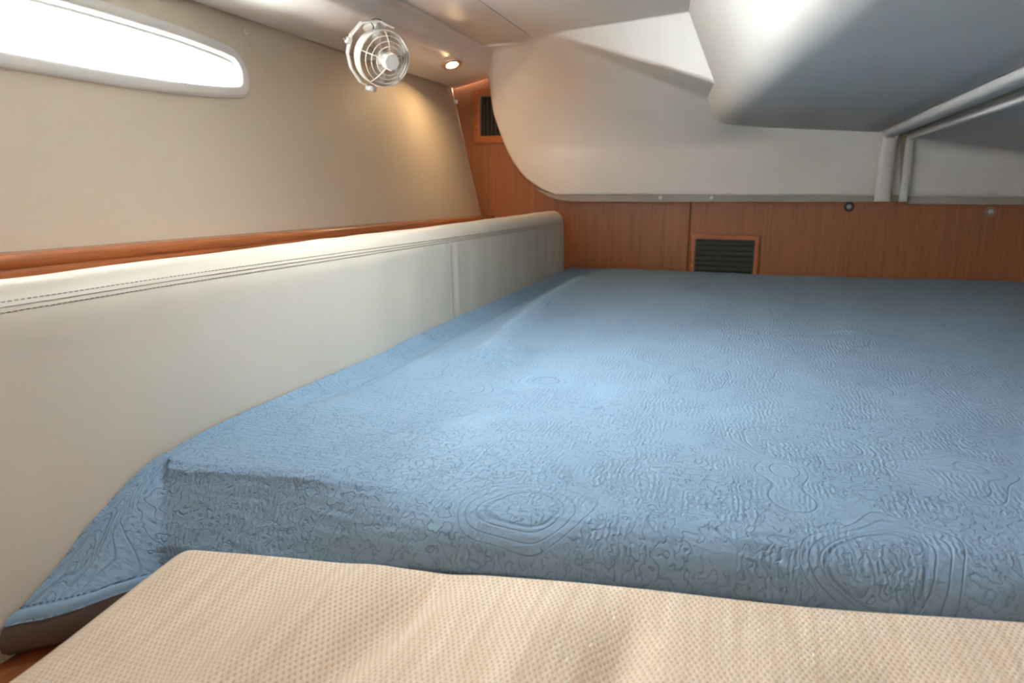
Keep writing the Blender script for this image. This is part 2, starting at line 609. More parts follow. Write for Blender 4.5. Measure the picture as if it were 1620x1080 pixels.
# ---- bulkhead of two veneered panels
bh = bpy.data.objects.new('wall_back', None)
C.objects.link(bh)
bh.location = (0, YB, EYE - .6)
struct(bh, 'reddish brown wooden bulkhead behind the bed', 'wall')
box('wood_panel', (-1.30, YB, -.62), (-.1858, YB + .018, .50), 'veneer', bh, .0012, 1)
box('wood_panel', (-.1838, YB, -.62), (1.46, YB + .018, .50), 'veneer', bh, .0012, 1)
box('backing', (-1.30, YB + .020, -.62), (1.46, YB + .035, .50), 'black_plastic', bh)

# ---- rest of the cabin shell
struct(box('wall_right', (1.44, -1.40, -EYE), (1.47, YB + .03, .50), 'rear_white'), 'plain off-white cabin side', 'wall')
struct(box('wall_rear', (-1.30, -1.43, -EYE), (1.47, -1.40, .50), 'rear_white'), 'plain off-white wall behind the photographer', 'wall')
struct(box('floor', (-1.30, -1.43, -EYE - .03), (1.47, YB + .03, -EYE), 'bunk_wood'), 'dark wooden cabin sole', 'floor')

# ---- wooden rail along the hull
def rail_top(y):
    return -.0905 - .0108 * (y - .6)


rp = [(-1.02, 0.0), (-.952, 0.0), (-.946, -.0015), (-.9425, -.005), (-.9415, -.010), (-.9418, -.0165), (-.9435, -.018), (-.9435, -.0195), (-.9415, -.021), (-.9405, -.026), (-.9405, -.075), (-1.02, -.075)]
P = np.array([[(x, y, rail_top(y) + dz) for (x, dz) in rp] for y in np.linspace(-1.35, 2.60, 12)])
tr1 = surf('trim_1', P, 'rail_wood', close_v=True)
tr1.data.set_sharp_from_angle(angle=math.radians(50))
struct(tr1, 'varnished reddish wooden rail along the hull behind the cushion', 'trim')

# ---- bunk board under the cushions
bp_ = box('bunk_platform', (-.88, -.95, -.48), (1.43, 2.60, -.435), 'bunk_wood', bevel=.002, loc=(0, 1, -.48))
tag(bp_, 'dark red wooden bunk board showing at the lower left corner', 'platform')

# ================================================================== OVERHEAD COCKPIT MOULDING
mould = thing('cockpit_moulding', 'white moulded cockpit well hanging below the ceiling in front of the bulkhead', 'moulding', (0, 2.5, -.03))

Lrow = np.array([88, 120, 145, 175, 205, 225, 240, 256, 270, 282, 292, 300, 307.0])
Lpx = np.array([750, 760, 768, 779, 789.5, 797, 803.5, 812, 822, 833, 846, 859, 877.0])


def rf(px):
    return np.interp(px, [750, 800, 870, 1100, 1115, 1420], [89, 70, 51, 15, 13, 13])


def yf(px):
    return np.interp(px, [750, 800, 870, 1100, 1420], [2.50, 2.37, 2.245, 2.09, 2.08])


def panel_y(px, row):
    f = rf(px)
    pxc = min(px, 1150)
    vert = float(sstep(1150, 1230, px))
    if px <= 870:
        k = np.clip((235 - row) / (235 - f), 0, 1)
        return 2.56 - (2.56 - yf(px)) * k ** 1.6
    w = (pxc - 870) / (1115 - 870)
    c1, c2 = lerp(53, 127, w), lerp(57, 154, w)
    y1, y2 = lerp(2.25, 2.105, w), lerp(2.262, 2.40, w)
    if row >= c2:
        k = np.clip((235 - row) / (235 - c2), 0, 1)
        return 2.56 - (2.56 - y2) * k ** 1.6 * (1 - vert)
    if row >= c1:
        return lerp(y2, y1, (c2 - row) / (c2 - c1))
    return lerp(y1, yf(px), (c1 - row) / max(c1 - f, 1e-3))


NA, NB = 150, 130
P = np.zeros((NA, NB, 3))
PX = np.zeros((NA, NB))
for i in range(NA):
    a = i / (NA - 1)
    for j in range(NB):
        b = j / (NB - 1)
        row = 307 - b * 220
        for _ in range(12):
            lx = np.interp(row, Lrow, Lpx)
            px = lx + a * (1424 - lx)
            row = .5 * row + .5 * (307 + b * (rf(px) - 307))
        P[i, j] = on_y(px, row, panel_y(px, row))
        PX[i, j] = px
# run out under the ceiling
EX = 9
ext = np.zeros((NA, EX, 3))
for k in range(EX):
    e = P[:, -1].copy()
    e[:, 1] -= .008 * (k + 1)
    e[:, 2] = np.minimum(lerp(e[:, 2], .4735, np.clip((k + 1) / 5, 0, 1)), .4735)
    if k >= EX - 2:
        e[:, 2] = .4765
    ext[:, k] = e
# lower edge returns to the bulkhead
b1 = P[:, 0] + np.array([0, .006, -.0045])
b2 = P[:, 0] + np.array([0, .042, -.0050])
P = np.concatenate([b2[:, None], b1[:, None], P, ext], axis=1)
PX = np.concatenate([PX[:, :1], PX[:, :1], PX, np.repeat(PX[:, -1:], EX, axis=1)], axis=1)
# left lip returns towards the bulkhead
l1 = P[0] + np.array([-.004, .010, 0.0])
l2 = P[0] + np.array([-.001, .028, 0.0])
l3 = P[0].copy()
l3[:, 1] = 2.603
l3[:, 0] += .01
P = np.concatenate([l3[None], l2[None], l1[None], P], axis=0)
PX = np.concatenate([PX[:1], PX[:1], PX[:1], PX], axis=0)


def relax(P, W, it):
    for _ in range(it):
        Q = P.copy()
        Q[1:-1, 1:-1] = .25 * (P[:-2, 1:-1] + P[2:, 1:-1] + P[1:-1, :-2] + P[1:-1, 2:])
        P = P + (Q - P) * W[..., None]
    return P


W = np.full(PX.shape, .5)
W[:, :4] = 0
W[:5] *= .25
P = relax(P, W, 3)
jj = np.arange(P.shape[1])[None, :]
W2 = (1 - sstep(858, 890, PX)) * sstep(70, 120, jj + 0 * PX) * .9
W2[:, -1] = 0
P = relax(P, W2, 26)
surf('panel', P, 'gelcoat', mould, flip=True)

# footwell: leaning left side, broad rounded corner, underside
def foot_xb(y):
    return -.126 + (2.6 - y) * .121


ys = np.linspace(2.58, -.25, 48)
sec = []
for y in ys:
    xb = foot_xb(y)
    zl = .212 - .004 * (2.6 - y)
    zr = .178 + .0108 * (2.52 - y)
    pl = np.array([xb - .120, .49])
    cr = np.array([xb, zl])
    pr = np.array([.398, zr])
    d1 = (pl - cr) / np.linalg.norm(pl - cr)
    d2 = (pr - cr) / np.linalg.norm(pr - cr)
    r = .050
    a_, b_ = cr + d1 * r, cr + d2 * r
    row = [pl, lerp(pl, a_, .5)]
    for k in range(13):
        u = k / 12
        row.append((1 - u) ** 2 * a_ + 2 * u * (1 - u) * cr + u * u * b_)
    for k in range(1, 7):
        row.append(lerp(b_, pr, k / 6))
    sec.append([(q[0], y, q[1]) for q in row])
surf('footwell', np.array(sec), 'gelcoat_matt', mould, solid=0.006, offset=-1)

# joint of the two mouldings: broad rounded edge, groove, narrow bead
def joint_path(x, z, y_end, r=.035, dx=0.0, up=.0108):
    pts = [(x, y, z + up * (y_end - r - y)) for y in np.linspace(-.25, y_end - r, 14)]
    for k in range(1, 9):
        a = math.pi / 2 * k / 8
        pts.append((x, y_end - r + r * math.sin(a), z - r + r * math.cos(a)))
    pts += [(x + dx * q, y_end, lerp(z - r, -.048, q)) for q in np.linspace(.15, 1, 8)]
    return pts


def sweep(name, path, w, h, mat, parent):
    """flattened round bead: w across, h proud of the surface"""
    pts = [Vector(p) for p in path]
    m, n = len(pts), 14
    V = []
    X = Vector((1, 0, 0))
    for i, p in enumerate(pts):
        tt = (pts[min(i + 1, m - 1)] - pts[max(i - 1, 0)]).normalized()
        N = X.cross(tt).normalized()
        for k in range(n):
            a = 2 * math.pi * k / n
            ca, sa = math.cos(a), math.sin(a)
            V.append(tuple(p + X * (w * math.copysign(abs(ca) ** .7, ca)) + N * (h * math.copysign(abs(sa) ** .7, sa))))
    F = grid_faces(m, n, close_v=True)
    F += [tuple(range(n))[::-1], tuple((m - 1) * n + k for k in range(n))]
    return obj(name, V, F, mat, parent, True)


sweep('moulded_edge', joint_path(.426, .172, 2.548), .024, .017, 'gelcoat_matt', mould)
sweep('bead', joint_path(.487, .158, 2.552, up=.008), .0125, .013, 'gelcoat_matt', mould)
g = np.array([[(.43, y, z), (.474, y, z), (.482, y + (.0 if q < 14 else .004), z - (.022 if q < 14 else .0))] for q, (_, y, z) in enumerate(joint_path(.46, .178, 2.566))])
surf('groove_strip', g, 'groove_tan', mould, flip=False, solid=.004, offset=0)
# quarter berth side of the joint: lower sloping underside and its back panel
def und_z(x):
    return .152 - (x - .49) * .165


xs = np.linspace(.485, 1.44, 14)
pr = []
for x in xs:
    row = [(x, y, und_z(x) + .008 * (2.50 - y)) for y in np.linspace(-.25, 2.50, 10)]
    for k in range(1, 7):
        a = math.pi / 2 * k / 6
        row.append((x, 2.51 + .05 * math.sin(a) - .0, und_z(x) - .05 + .05 * math.cos(a)))
    row += [(x, 2.561, lerp(und_z(x) - .05, -.028, q)) for q in (.3, .6, .9, 1)]
    row += [(x, 2.567, -.032), (x, 2.60, -.033)]
    pr.append(row)
surf('side_panel', np.array(pr), 'gelcoat_matt', mould, flip=True)

# grey flange along the lower edge with its white screw caps
fl = [(848, 297), (864, 304), (885, 307.5), (1412, 308), (1412, 319), (1000, 319), (905, 318.5), (885, 316), (868, 310.5), (855, 303)]
rail = prism('flange', [tuple(on_y(*p, 2.572)[[0, 2]]) for p in fl], lambda p, d: (p[0], d, p[1]), 2.566, 2.6035, 'rail_grey', mould)
prism('flange', [tuple(on_y(*p, 2.572)[[0, 2]]) for p in [(1424, 308), (1427, 308), (1427, 319), (1424, 319)]], lambda p, d: (p[0], d, p[1]), 2.566, 2.6035, 'rail_grey', mould)
box('flange', (.503, 2.566, -.056), (1.44, 2.6035, -.0295), 'rail_grey', mould, .002, 1)
for px in (1045, 1126):
    p = on_y(px, 312.5, 2.566)
    lathe('screw_cap', [(.0075, -.002), (.0075, .002), (.006, .0045), (.003, .0058)], p, (0, -1, 0), 'screw_white', rail, 16)

# ================================================================== THINGS ON THE CEILING
# access panel
ap = thing('access_panel', 'flat beige access panel with raised bead edges in the ceiling beside the lamp', 'panel', (-.78, 1.68, .475))
AX0, AX1, AY0, AY1 = -.886, -.692, 1.55, 2.338
AZ = .035
box('plate', (AX0 + .004, AY0, .4375 + AZ), (AX1 - .002, AY1 - .004, .441 + AZ), 'access_plastic', ap, .0015, 2)
tube('bead_edge', [(AX0, y, .4335 + AZ) for y in np.linspace(AY0, AY1, 12)], .0072, 'bead_plastic', ap, 10)
tube('bead_edge', [(x, AY1, .4345 + AZ) for x in np.linspace(AX0, AX1, 8)], .0060, 'bead_plastic', ap, 10)

# recessed lamp
lc = np.array([-.958, 2.231, .4033])
ln = Vector((.34, -.20, -1)).normalized()
lc = lc + np.array(ln) * .006
lamp = thing('recessed_lamp', 'small round lit recessed ceiling lamp with a bright metal ring', 'lamp', lc)
lathe('bezel', [(.036, -.014), (.037, .0015), (.0355, .004), (.032, .005), (.030, .0045)], lc, ln, 'chrome', lamp, 40)
lathe('inner_ring', [(.0305, .001), (.0305, .0052), (.028, .0055), (.0262, .004), (.0255, .001)], lc, ln, 'brass_ring', lamp, 40)
lathe('lens', [(.0256, .001), (.0256, .003), (.022, .0042), (.012, .0050), (.003, .0052)], lc, ln, 'lamp_lens', lamp, 40)

# ---- fan
fm = np.array([-.945, 1.70, .406])          # mount on the ceiling strip
fan = thing('cabin_fan', 'small white caged cabin fan hanging from the ceiling edge', 'fan', fm)
view = Vector(ray(608, 93)).normalized()
vr = Vector((R_[0], R_[1], R_[2]))
vu = view.cross(vr) * -1
vr = view.cross(Vector(U_)).normalized()
vu = vr.cross(view).normalized()
AXF = (-view * .90 + vr * .40 - vu * .13).normalized()
e1 = AXF.cross(Vector((0, 0, 1))).normalized() * -1      # to image right
e2 = e1.cross(AXF) * -1
if e2.z < 0:
    e2 = -e2
fc = Vector(on_y(608.5, 93.5, 1.62))        # centre of the front ring
FR = .066


def fp(r, ang, h):
    return tuple(fc + AXF * h + e1 * (r * math.cos(ang)) + e2 * (r * math.sin(ang)))


# shroud: short open drum
pr = [(FR * .985, -.001), (FR * 1.0, -.003), (FR * 1.01, -.012), (FR * 1.0, -.036), (FR * .93, -.050), (FR * .86, -.054), (FR * .84, -.050),
      (FR * .90, -.045), (FR * .965, -.034), (FR * .975, -.012), (FR * .972, -.003)]
P = np.array([[fp(r, 2 * math.pi * k / 48, h) for r, h in pr] for k in range(49)])
surf('shroud', P, 'fan_white', fan, close_v=True)
for r, h, w in [(FR * 1.0, 0.002, .0022), (FR * .84, .013, .0015), (FR * .67, .0225, .0015), (FR * .50, .029, .0015)]:
    tube('cage_ring', [fp(r, 2 * math.pi * k / 44, h) for k in range(44)], w, 'fan_cage', fan, 6, closed=True)
for k in range(5):
    a = math.radians(95 + 72 * k)
    tube('spoke', [fp(r, a, h) for r, h in [(FR * 1.0, .001), (FR * .84, .014), (FR * .67, .0235), (FR * .50, .030), (FR * .28, .034)]], .0017, 'fan_cage', fan, 6)
lathe('hub_cap', [(FR * .27, .018), (FR * .325, .024), (FR * .325, .040), (FR * .285, .0455), (FR * .28, .0455)], fc, AXF, 'fan_white', fan, sides=8, smooth=False)
lathe('motor', [(FR * .22, -.062), (FR * .28, -.056), (FR * .30, -.030), (FR * .24, -.010), (FR * .10, .020)], fc, AXF, 'fan_white', fan, 24)
for k in range(4):                          # guard struts at the back
    a = math.radians(20 + 90 * k)
    tube('rear_strut', [fp(FR * .30, a, -.056), fp(FR * .62, a, -.056), fp(FR * .90, a, -.050)], .0026, 'fan_white', fan, 6)
for k in range(4):
    a0 = math.radians(75 + 90 * k)
    rows = []
    for i in range(7):
        r = lerp(FR * .26, FR * .90, i / 6)
        half = lerp(.30, .50, math.sin(math.pi * min(1, i / 6 + .15)))
        rows.append([fp(r, a0 + lerp(-half, half, j / 5) + .15 * i / 6, -.020 + .010 * lerp(-1, 1, j / 5)) for j in range(6)])
    surf('blade', np.array(rows), 'fan_blade', fan, solid=.0016, offset=0)
# hexagonal yoke round the drum
hexa = [(-.2, 1.02), (.42, 1.15), (-.62, 1.20), (-1.16, .72), (-1.24, .02), (-1.10, -.52), (-.70, -1.02), (-.16, -1.16), (.3, -1.12)]
yk = [(.50, 1.05), (-.10, 1.22), (-.74, 1.10), (-1.12, .62), (-1.20, .0), (-1.04, -.50), (-.62, -.98), (-.20, -1.12)]
yp = []
for q, (a, b) in enumerate(yk):
    yp.append(Vector(fc) + AXF * -.040 + e1 * (a * FR) + e2 * (b * FR))
V = []
for p in yp:
    rad = (p - (Vector(fc) + AXF * -.040)).normalized()
    for (s, h) in [(0, -.008), (.0035, -.008), (.0035, .008), (0, .008)]:
        V.append(tuple(p + rad * s + AXF * h))
F = grid_faces(len(yp), 4, close_v=True) + [(3, 2, 1, 0), tuple((len(yp) - 1) * 4 + k for k in range(4))]
obj('yoke', V, F, 'fan_white', fan)
# base fixed to the ceiling, joint and knobs
bc_ = Vector((fm[0], fm[1], fm[2]))
lathe('mount_base', [(.030, -.002), (.030, .004), (.026, .009), (.012, .014), (.010, .030)], bc_, (.18, 0, -1), 'fan_white', fan, 24)
tp = yp[1].lerp(yp[0], .35)
tube('mount_arm', [tuple(bc_ + Vector((0, 0, -.022))), tuple(bc_.lerp(tp, .7)), tuple(tp)], .0085, 'fan_white', fan, 10)
kl = yp[3].lerp(yp[4], .35)
kd = (kl - (Vector(fc) + AXF * -.04)).normalized()
lathe('knob', [(.006, -.002), (.0085, .003), (.0085, .010), (.006, .013)], kl, kd, 'fan_white', fan, 16)
lathe('knob_screw', [(.0035, .012), (.0035, .0165), (.002, .0175)], kl, kd, 'steel', fan, 10)
kb = yp[7]
lathe('tilt_knob', [(.012, -.004), (.0145, .002), (.0145, .009), (.011, .013)], kb, -e2, 'fan_white', fan, 20)
# lead
dp = []
for (px, py, dd) in [(607.5, 42, 1.66), (608, 38, 1.655), (604, 33, 1.65), (597, 30, 1.645), (590, 30.5, 1.64), (586.5, 34, 1.63), (589, 39, 1.62), (591, 43, 1.615), (588, 48, 1.61),
                     (582, 52, 1.605), (574, 59, 1.598), (570, 68, 1.59), (567.5, 78, 1.588), (567, 87, 1.588), (569, 91, 1.59)]:
    dp.append(on_y(px, py, dd))
dps = []
for i in range(len(dp) - 1):
    for s in range(4):
        p0, p1, p2, p3 = dp[max(i - 1, 0)], dp[i], dp[i + 1], dp[min(i + 2, len(dp) - 1)]
        u = s / 4
        dps.append(tuple(0.5 * ((2 * p1) + (-p0 + p2) * u + (2 * p0 - 5 * p1 + 4 * p2 - p3) * u * u + (-p0 + 3 * p1 - 3 * p2 + p3) * u ** 3)))
tube('lead', dps + [tuple(dp[-1])], .0014, 'cord_dark', fan, 6)

# ================================================================== VENTS AND FIXINGS
def vent(name, label, x0, x1, z0, z1, bw, horizontal, n):
    t = thing(name, label, 'vent', ((x0 + x1) / 2, YB, z0), 'black slatted air vents in the bulkhead')
    ya, yb = YB - .013, YB - .0002
    fr = bmesh.new()
    outer = [(x0, z0), (x1, z0), (x1, z1), (x0, z1)]
    inner = [(x0 + bw, z0 + bw), (x1 - bw, z0 + bw), (x1 - bw, z1 - bw), (x0 + bw, z1 - bw)]
    vo = [fr.verts.new((a, ya, b)) for a, b in outer]
    vi = [fr.verts.new((a, ya, b)) for a, b in inner]
    wo = [fr.verts.new((a, yb, b)) for a, b in outer]
    wi = [fr.verts.new((a, yb, b)) for a, b in inner]
    for k in range(4):
        m = (k + 1) % 4
        fr.faces.new((vo[k], vo[m], vi[m], vi[k]))
        fr.faces.new((wo[m], wo[k], wi[k], wi[m]))
        fr.faces.new((wo[k], wo[m], vo[m], vo[k]))
        fr.faces.new((vi[k], vi[m], wi[m], wi[k]))
    bmesh.ops.recalc_face_normals(fr, faces=fr.faces[:])
    bmesh.ops.bevel(fr, geom=fr.edges[:], offset=.0012, segments=2, affect='EDGES', profile=.5)
    bm_obj('frame', fr, 'vent_wood', t, True)
    ix0, ix1, iz0, iz1 = x0 + bw, x1 - bw, z0 + bw, z1 - bw
    box('back_plate', (ix0, YB - .0012, iz0), (ix1, YB - .0004, iz1), 'black_plastic', t)
    b = .007
    for lo, hi in [((ix0, YB - .0100, iz0), (ix0 + b * .6, YB - .0012, iz1)), ((ix1 - b * .6, YB - .0100, iz0), (ix1, YB - .0012, iz1)),
                   ((ix0, YB - .0100, iz1 - b * .5), (ix1, YB - .0012, iz1)), ((ix0, YB - .0100, iz0), (ix1, YB - .0012, iz0 + b * .5))]:
        box('grille_edge', lo, hi, 'slat_plastic', t)
    for k in range(n):
        u = (k + .5) / n
        if horizontal:
            zc = lerp(iz0 + b * .5, iz1 - b * .5, u)
            hh = (iz1 - iz0) / n * .24
            V = [(ix0 + b * .6, YB - .0105, zc - hh), (ix0 + b * .6, YB - .0088, zc - hh - .001), (ix0 + b * .6, YB - .0014, zc + hh * .9), (ix0 + b * .6, YB - .0032, zc + hh)]
            V += [(ix1 - b * .6, p[1], p[2]) for p in V]
        else:
            xc = lerp(ix0 + b * .6, ix1 - b * .6, u)
            hh = (ix1 - ix0) / n * .24
            V = [(xc + hh, YB - .0105, iz0 + b * .5), (xc + hh + .001, YB - .0088, iz0 + b * .5), (xc - hh * .9, YB - .0014, iz0 + b * .5), (xc - hh, YB - .0032, iz0 + b * .5)]
            V += [(p[0], p[1], iz1 - b * .5) for p in V]
        o = obj('slat', V, [(0, 1, 2, 3), (7, 6, 5, 4), (0, 4, 5, 1), (1, 5, 6, 2), (2, 6, 7, 3), (3, 7, 4, 0)], 'slat_plastic', t)
        bm = bmesh.new()
        bm.from_mesh(o.data)
        bmesh.ops.recalc_face_normals(bm, faces=bm.faces[:])
        bm.to_mesh(o.data)
        bm.free()
    for zz in (z0 + (z1 - z0) * .32, z1 - bw * .5):
        lathe('screw', [(.0022, -.0005), (.0022, .0006), (.0012, .0010)], (x0 + bw * .5, ya, zz), (0, -1, 0), 'brass_ring', t, 10)
    return t


vent('air_vent', 'black horizontally slatted vent in wooden frame low on the bulkhead above the blue quilt', -.176, .061, -.338, -.1705, .0150, True, 7)
vent('air_vent', 'black upright slatted vent in wooden frame high in the corner behind the white moulding', -1.022, -.846, .165, .365, .026, False, 7)

s1 = thing('bulkhead_stud', 'dark metal stud on the bulkhead just left of the moulding joint', 'stud', (.337, YB, -.067), 'studs on the bulkhead')
lathe('washer', [(.0165, -.0004), (.0165, .002), (.0135, .0045), (.009, .0045)], (.337, YB, -.067), (0, -1, 0), 'washer_dark', s1, 24)
lathe('pin', [(.0085, .003), (.0085, .006), (.006, .009), (.002, .010)], (.337, YB, -.067), (0, -1, 0), 'steel', s1, 20)
s2 = thing('bulkhead_stud', 'brownish translucent stud on the bulkhead at the far right', 'stud', (.751, YB, -.079), 'studs on the bulkhead')
lathe('washer', [(.0165, -.0004), (.0165, .002), (.0135, .0045), (.009, .0045)], (.751, YB, -.079), (0, -1, 0), 'clear_cap', s2, 24)
lathe('pin', [(.0075, .003), (.0075, .006), (.005, .008), (.002, .0085)], (.751, YB, -.079), (0, -1, 0), 'steel', s2, 20)

hs = thing('liner_screw', 'tiny steel screw in the beige hull lining by the port light', 'screw', (hull_x(.345), 1.40, .345))
lathe('washer', [(.0065, -.0005), (.0065, .0012), (.004, .0018)], (hull_x(.345), 1.40, .345), (1, 0, .24), 'screw_white', hs, 16)
lathe('screw_head', [(.003, .001), (.003, .0024), (.0012, .0028)], (hull_x(.345), 1.40, .345), (1, 0, .24), 'steel', hs, 12)
hc = thing('liner_clip', 'tiny white clip where the hull lining meets the wooden bulkhead', 'clip', (hull_x(.322) + .004, 2.598, .322))
box('clip_body', (hull_x(.322) + .001, 2.588, .316), (hull_x(.322) + .011, 2.6035, .330), 'screw_white', hc, .002, 2)
lathe('clip_pin', [(.003, 0), (.003, .003), (.001, .004)], (hull_x(.322) + .006, 2.588, .323), (0, -1, 0), 'screw_white', hc, 10)

# ================================================================== SIDE CUSHION
def n2(x, y, s=0.0):
    return noise.noise(Vector((x, y, s)))


cu = thing('side_cushion', 'long off-white leather backrest cushion along the hull beside the bed', 'cushion', (-.68, 1.0, -.434))
CY0, CY1 = -.75, 2.515
prof = []
# (x, z) cross-section from the foot of the face, up over the crown and down the back
for z in np.linspace(-.434, -.135, 22):
    prof.append((-.627, z))
prof += [(-.6285, -.124), (-.631, -.114), (-.635, -.106), (-.641, -.0985), (-.649, -.0925), (-.658, -.0890), (-.668, -.0880), (-.680, -.0885), (-.694, -.0905), (-.708, -.0945),
         (-.720, -.102), (-.727, -.112), (-.729, -.13), (-.729, -.30), (-.729, -.434)]
ysn = np.concatenate([np.linspace(CY0, .3, 24), np.linspace(.305, 2.48, 420), CY1 - .035 + .035 * np.sin(np.linspace(.05, 1, 12) * math.pi / 2)])
P = np.zeros((len(ysn), len(prof), 3))
CREASES = [(1.455, .0046, .013, -.02), (1.54, .0024, .022, .05), (1.67, .0026, .030, .10), (1.82, .0024, .026, .02), (1.95, .0030, .030, .14), (2.07, .0022, .022, .03),
           (2.16, .0030, .026, .15), (2.26, .0024, .022, .05), (2.36, .0026, .024, .18), (1.33, .0022, .04, .05), (1.18, .002, .04, .0), (1.02, .0016, .05, 0)]
for i, y in enumerate(ysn):
    end = np.clip((y - (CY1 - .035)) / .035, 0, 1)
    sh = 1 - math.sqrt(max(0, 1 - end * end)) if end > 0 else 0
    for j, (x, z) in enumerate(prof):
        dx = 0.0
        dz = 0.0
        if j < 30:
            face = sstep(-.105, -.15, z) if j >= 20 else 1.0
            low = sstep(-.45, -.36, z)
            dx += .0025 * n2(y * 2.2, z * 3) + .001 * n2(y * 7, z * 5, 3) - .002
            dx += .003 * math.sin(math.pi * np.clip((z + .448) / .30, 0, 1))     # padding bulge
            for (cy, am, wd, sl) in CREASES:
                t_ = (y - cy - sl * (z + .28)) / wd
                if abs(t_) < 4:
                    fade = face * sstep(-.36, -.24, z) * (1 - sstep(-.16, -.125, z) * .6)
                    dx -= am * .66 * math.exp(-t_ * t_) * fade
                    dx += am * .42 * math.exp(-(t_ - 1.5) ** 2) * fade
            # seam groove below the crown
            sz = -.104 - .012 * sstep(.4, 2.5, y) * 1.6
            dx -= .0012 * math.exp(-((z - (sz - .006)) / .0035) ** 2)
        dz += (.0022 * n2(y * 3.0, 5.5) + .0012 * n2(y * 11, 2.5)) * sstep(-.14, -.10, z)
        cx, cz = -.675, z
        xx = lerp(x, cx, sh * .8)
        zz = z - sh * .035 * sstep(-.20, -.09, z)
        P[i, j] = (xx + dx * (1 - sh), y, zz + dz)
body = surf('cover', P, 'cushion_leather', cu, flip=False)
ecap = P[-1]
obj('end_cap', ecap, [tuple(range(len(prof)))], 'cushion_leather', cu)


def face_x(y, z):
    dx = .0025 * n2(y * 2.2, z * 3) + .001 * n2(y * 7, z * 5, 3) - .002
    dx += .003 * math.sin(math.pi * np.clip((z + .448) / .30, 0, 1))
    return np.interp(z, [-.135, -.124, -.114, -.106, -.0985], [-.627, -.6285, -.631, -.635, -.641]) + dx


# two rows of stitching beside the seam, dashes about 5 mm
V, F = [], []
for off, dash in ((-.0045, True), (0.0045, True), (0.0, False)):
    y = .30
    while y < 2.47:
        L = .0042 if dash else .012
        a, b = y, y + L
        pa, pb = [], []
        for yy, lst in ((a, pa), (b, pb)):
            z = -.1075 - .021 * sstep(.3, 2.5, yy) + off
            x = face_x(yy, z)
            r = .00055 if dash else .0004
            for k in range(4):
                an = math.pi / 2 * k + .78
                lst.append((x + (.0004 if dash else .0003) + r * math.cos(an), yy, z + r * math.sin(an)))
        n0 = len(V)
        V += pa + pb
        F += [(n0 + k, n0 + (k + 1) % 4, n0 + 4 + (k + 1) % 4, n0 + 4 + k) for k in range(4)]
        y += .0062 if dash else .012
st = obj('stitching', V, F, 'thread', cu)
st['kind'] = 'stuff'
# upright seam
tube('seam', [(face_x(1.432 + .0 * z, z) - .0004, 1.432 - .02 * (z + .28) * 0, z) for z in np.linspace(-.40, -.125, 16)], .0011, 'cushion_leather', cu, 6)

# ================================================================== BED
def front_y(x):
    return .505 + (x + .53) * .142


ZT = -.306
mat_ = thing('mattress', 'dark mattress hidden under the blue quilt', 'mattress', (.4, 1.5, -.434))
n_s = 18
bot, top = [], []
V, F = [], []
outl = [(-.612, front_y(-.612) + .075), (1.40, front_y(1.40) + .075), (1.40, 2.585), (-.612, 2.585)]
bm = bmesh.new()
vb = [bm.verts.new((a, b, -.4345)) for a, b in outl]
vt = [bm.verts.new((a, b, ZT - .030)) for a, b in outl]
bm.faces.new(vb[::-1])
bm.faces.new(vt)
for k in range(4):
    bm.faces.new((vb[k], vb[(k + 1) % 4], vt[(k + 1) % 4], vt[k]))
bmesh.ops.bevel(bm, geom=bm.edges[:], offset=.02, segments=3, affect='EDGES', profile=.5)
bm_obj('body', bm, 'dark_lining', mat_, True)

quilt = thing('bedspread', 'light blue quilted bedspread covering the whole bed', 'bedspread', (.2, 1.2, ZT))
# columns across, rows from the bulkhead forward and over the front edge
nx = 330
ux = np.linspace(0, 1, nx)
xq = np.concatenate([np.linspace(-.6245, -.40, 120), np.linspace(-.398, 1.42, 260)])
NT_, NF = 420, 90
ridge_a, ridge_b, ridge_c = on_z(918, 446, ZT), on_z(850, 492, ZT), on_z(770, 566, ZT)


def seg_dist(px, py, a, b):
    ab = b[:2] - a[:2]
    t = np.clip(((px - a[0]) * ab[0] + (py - a[1]) * ab[1]) / (ab @ ab), 0, 1)
    qx, qy = a[0] + ab[0] * t, a[1] + ab[1] * t
    return np.hypot(px - qx, py - qy)


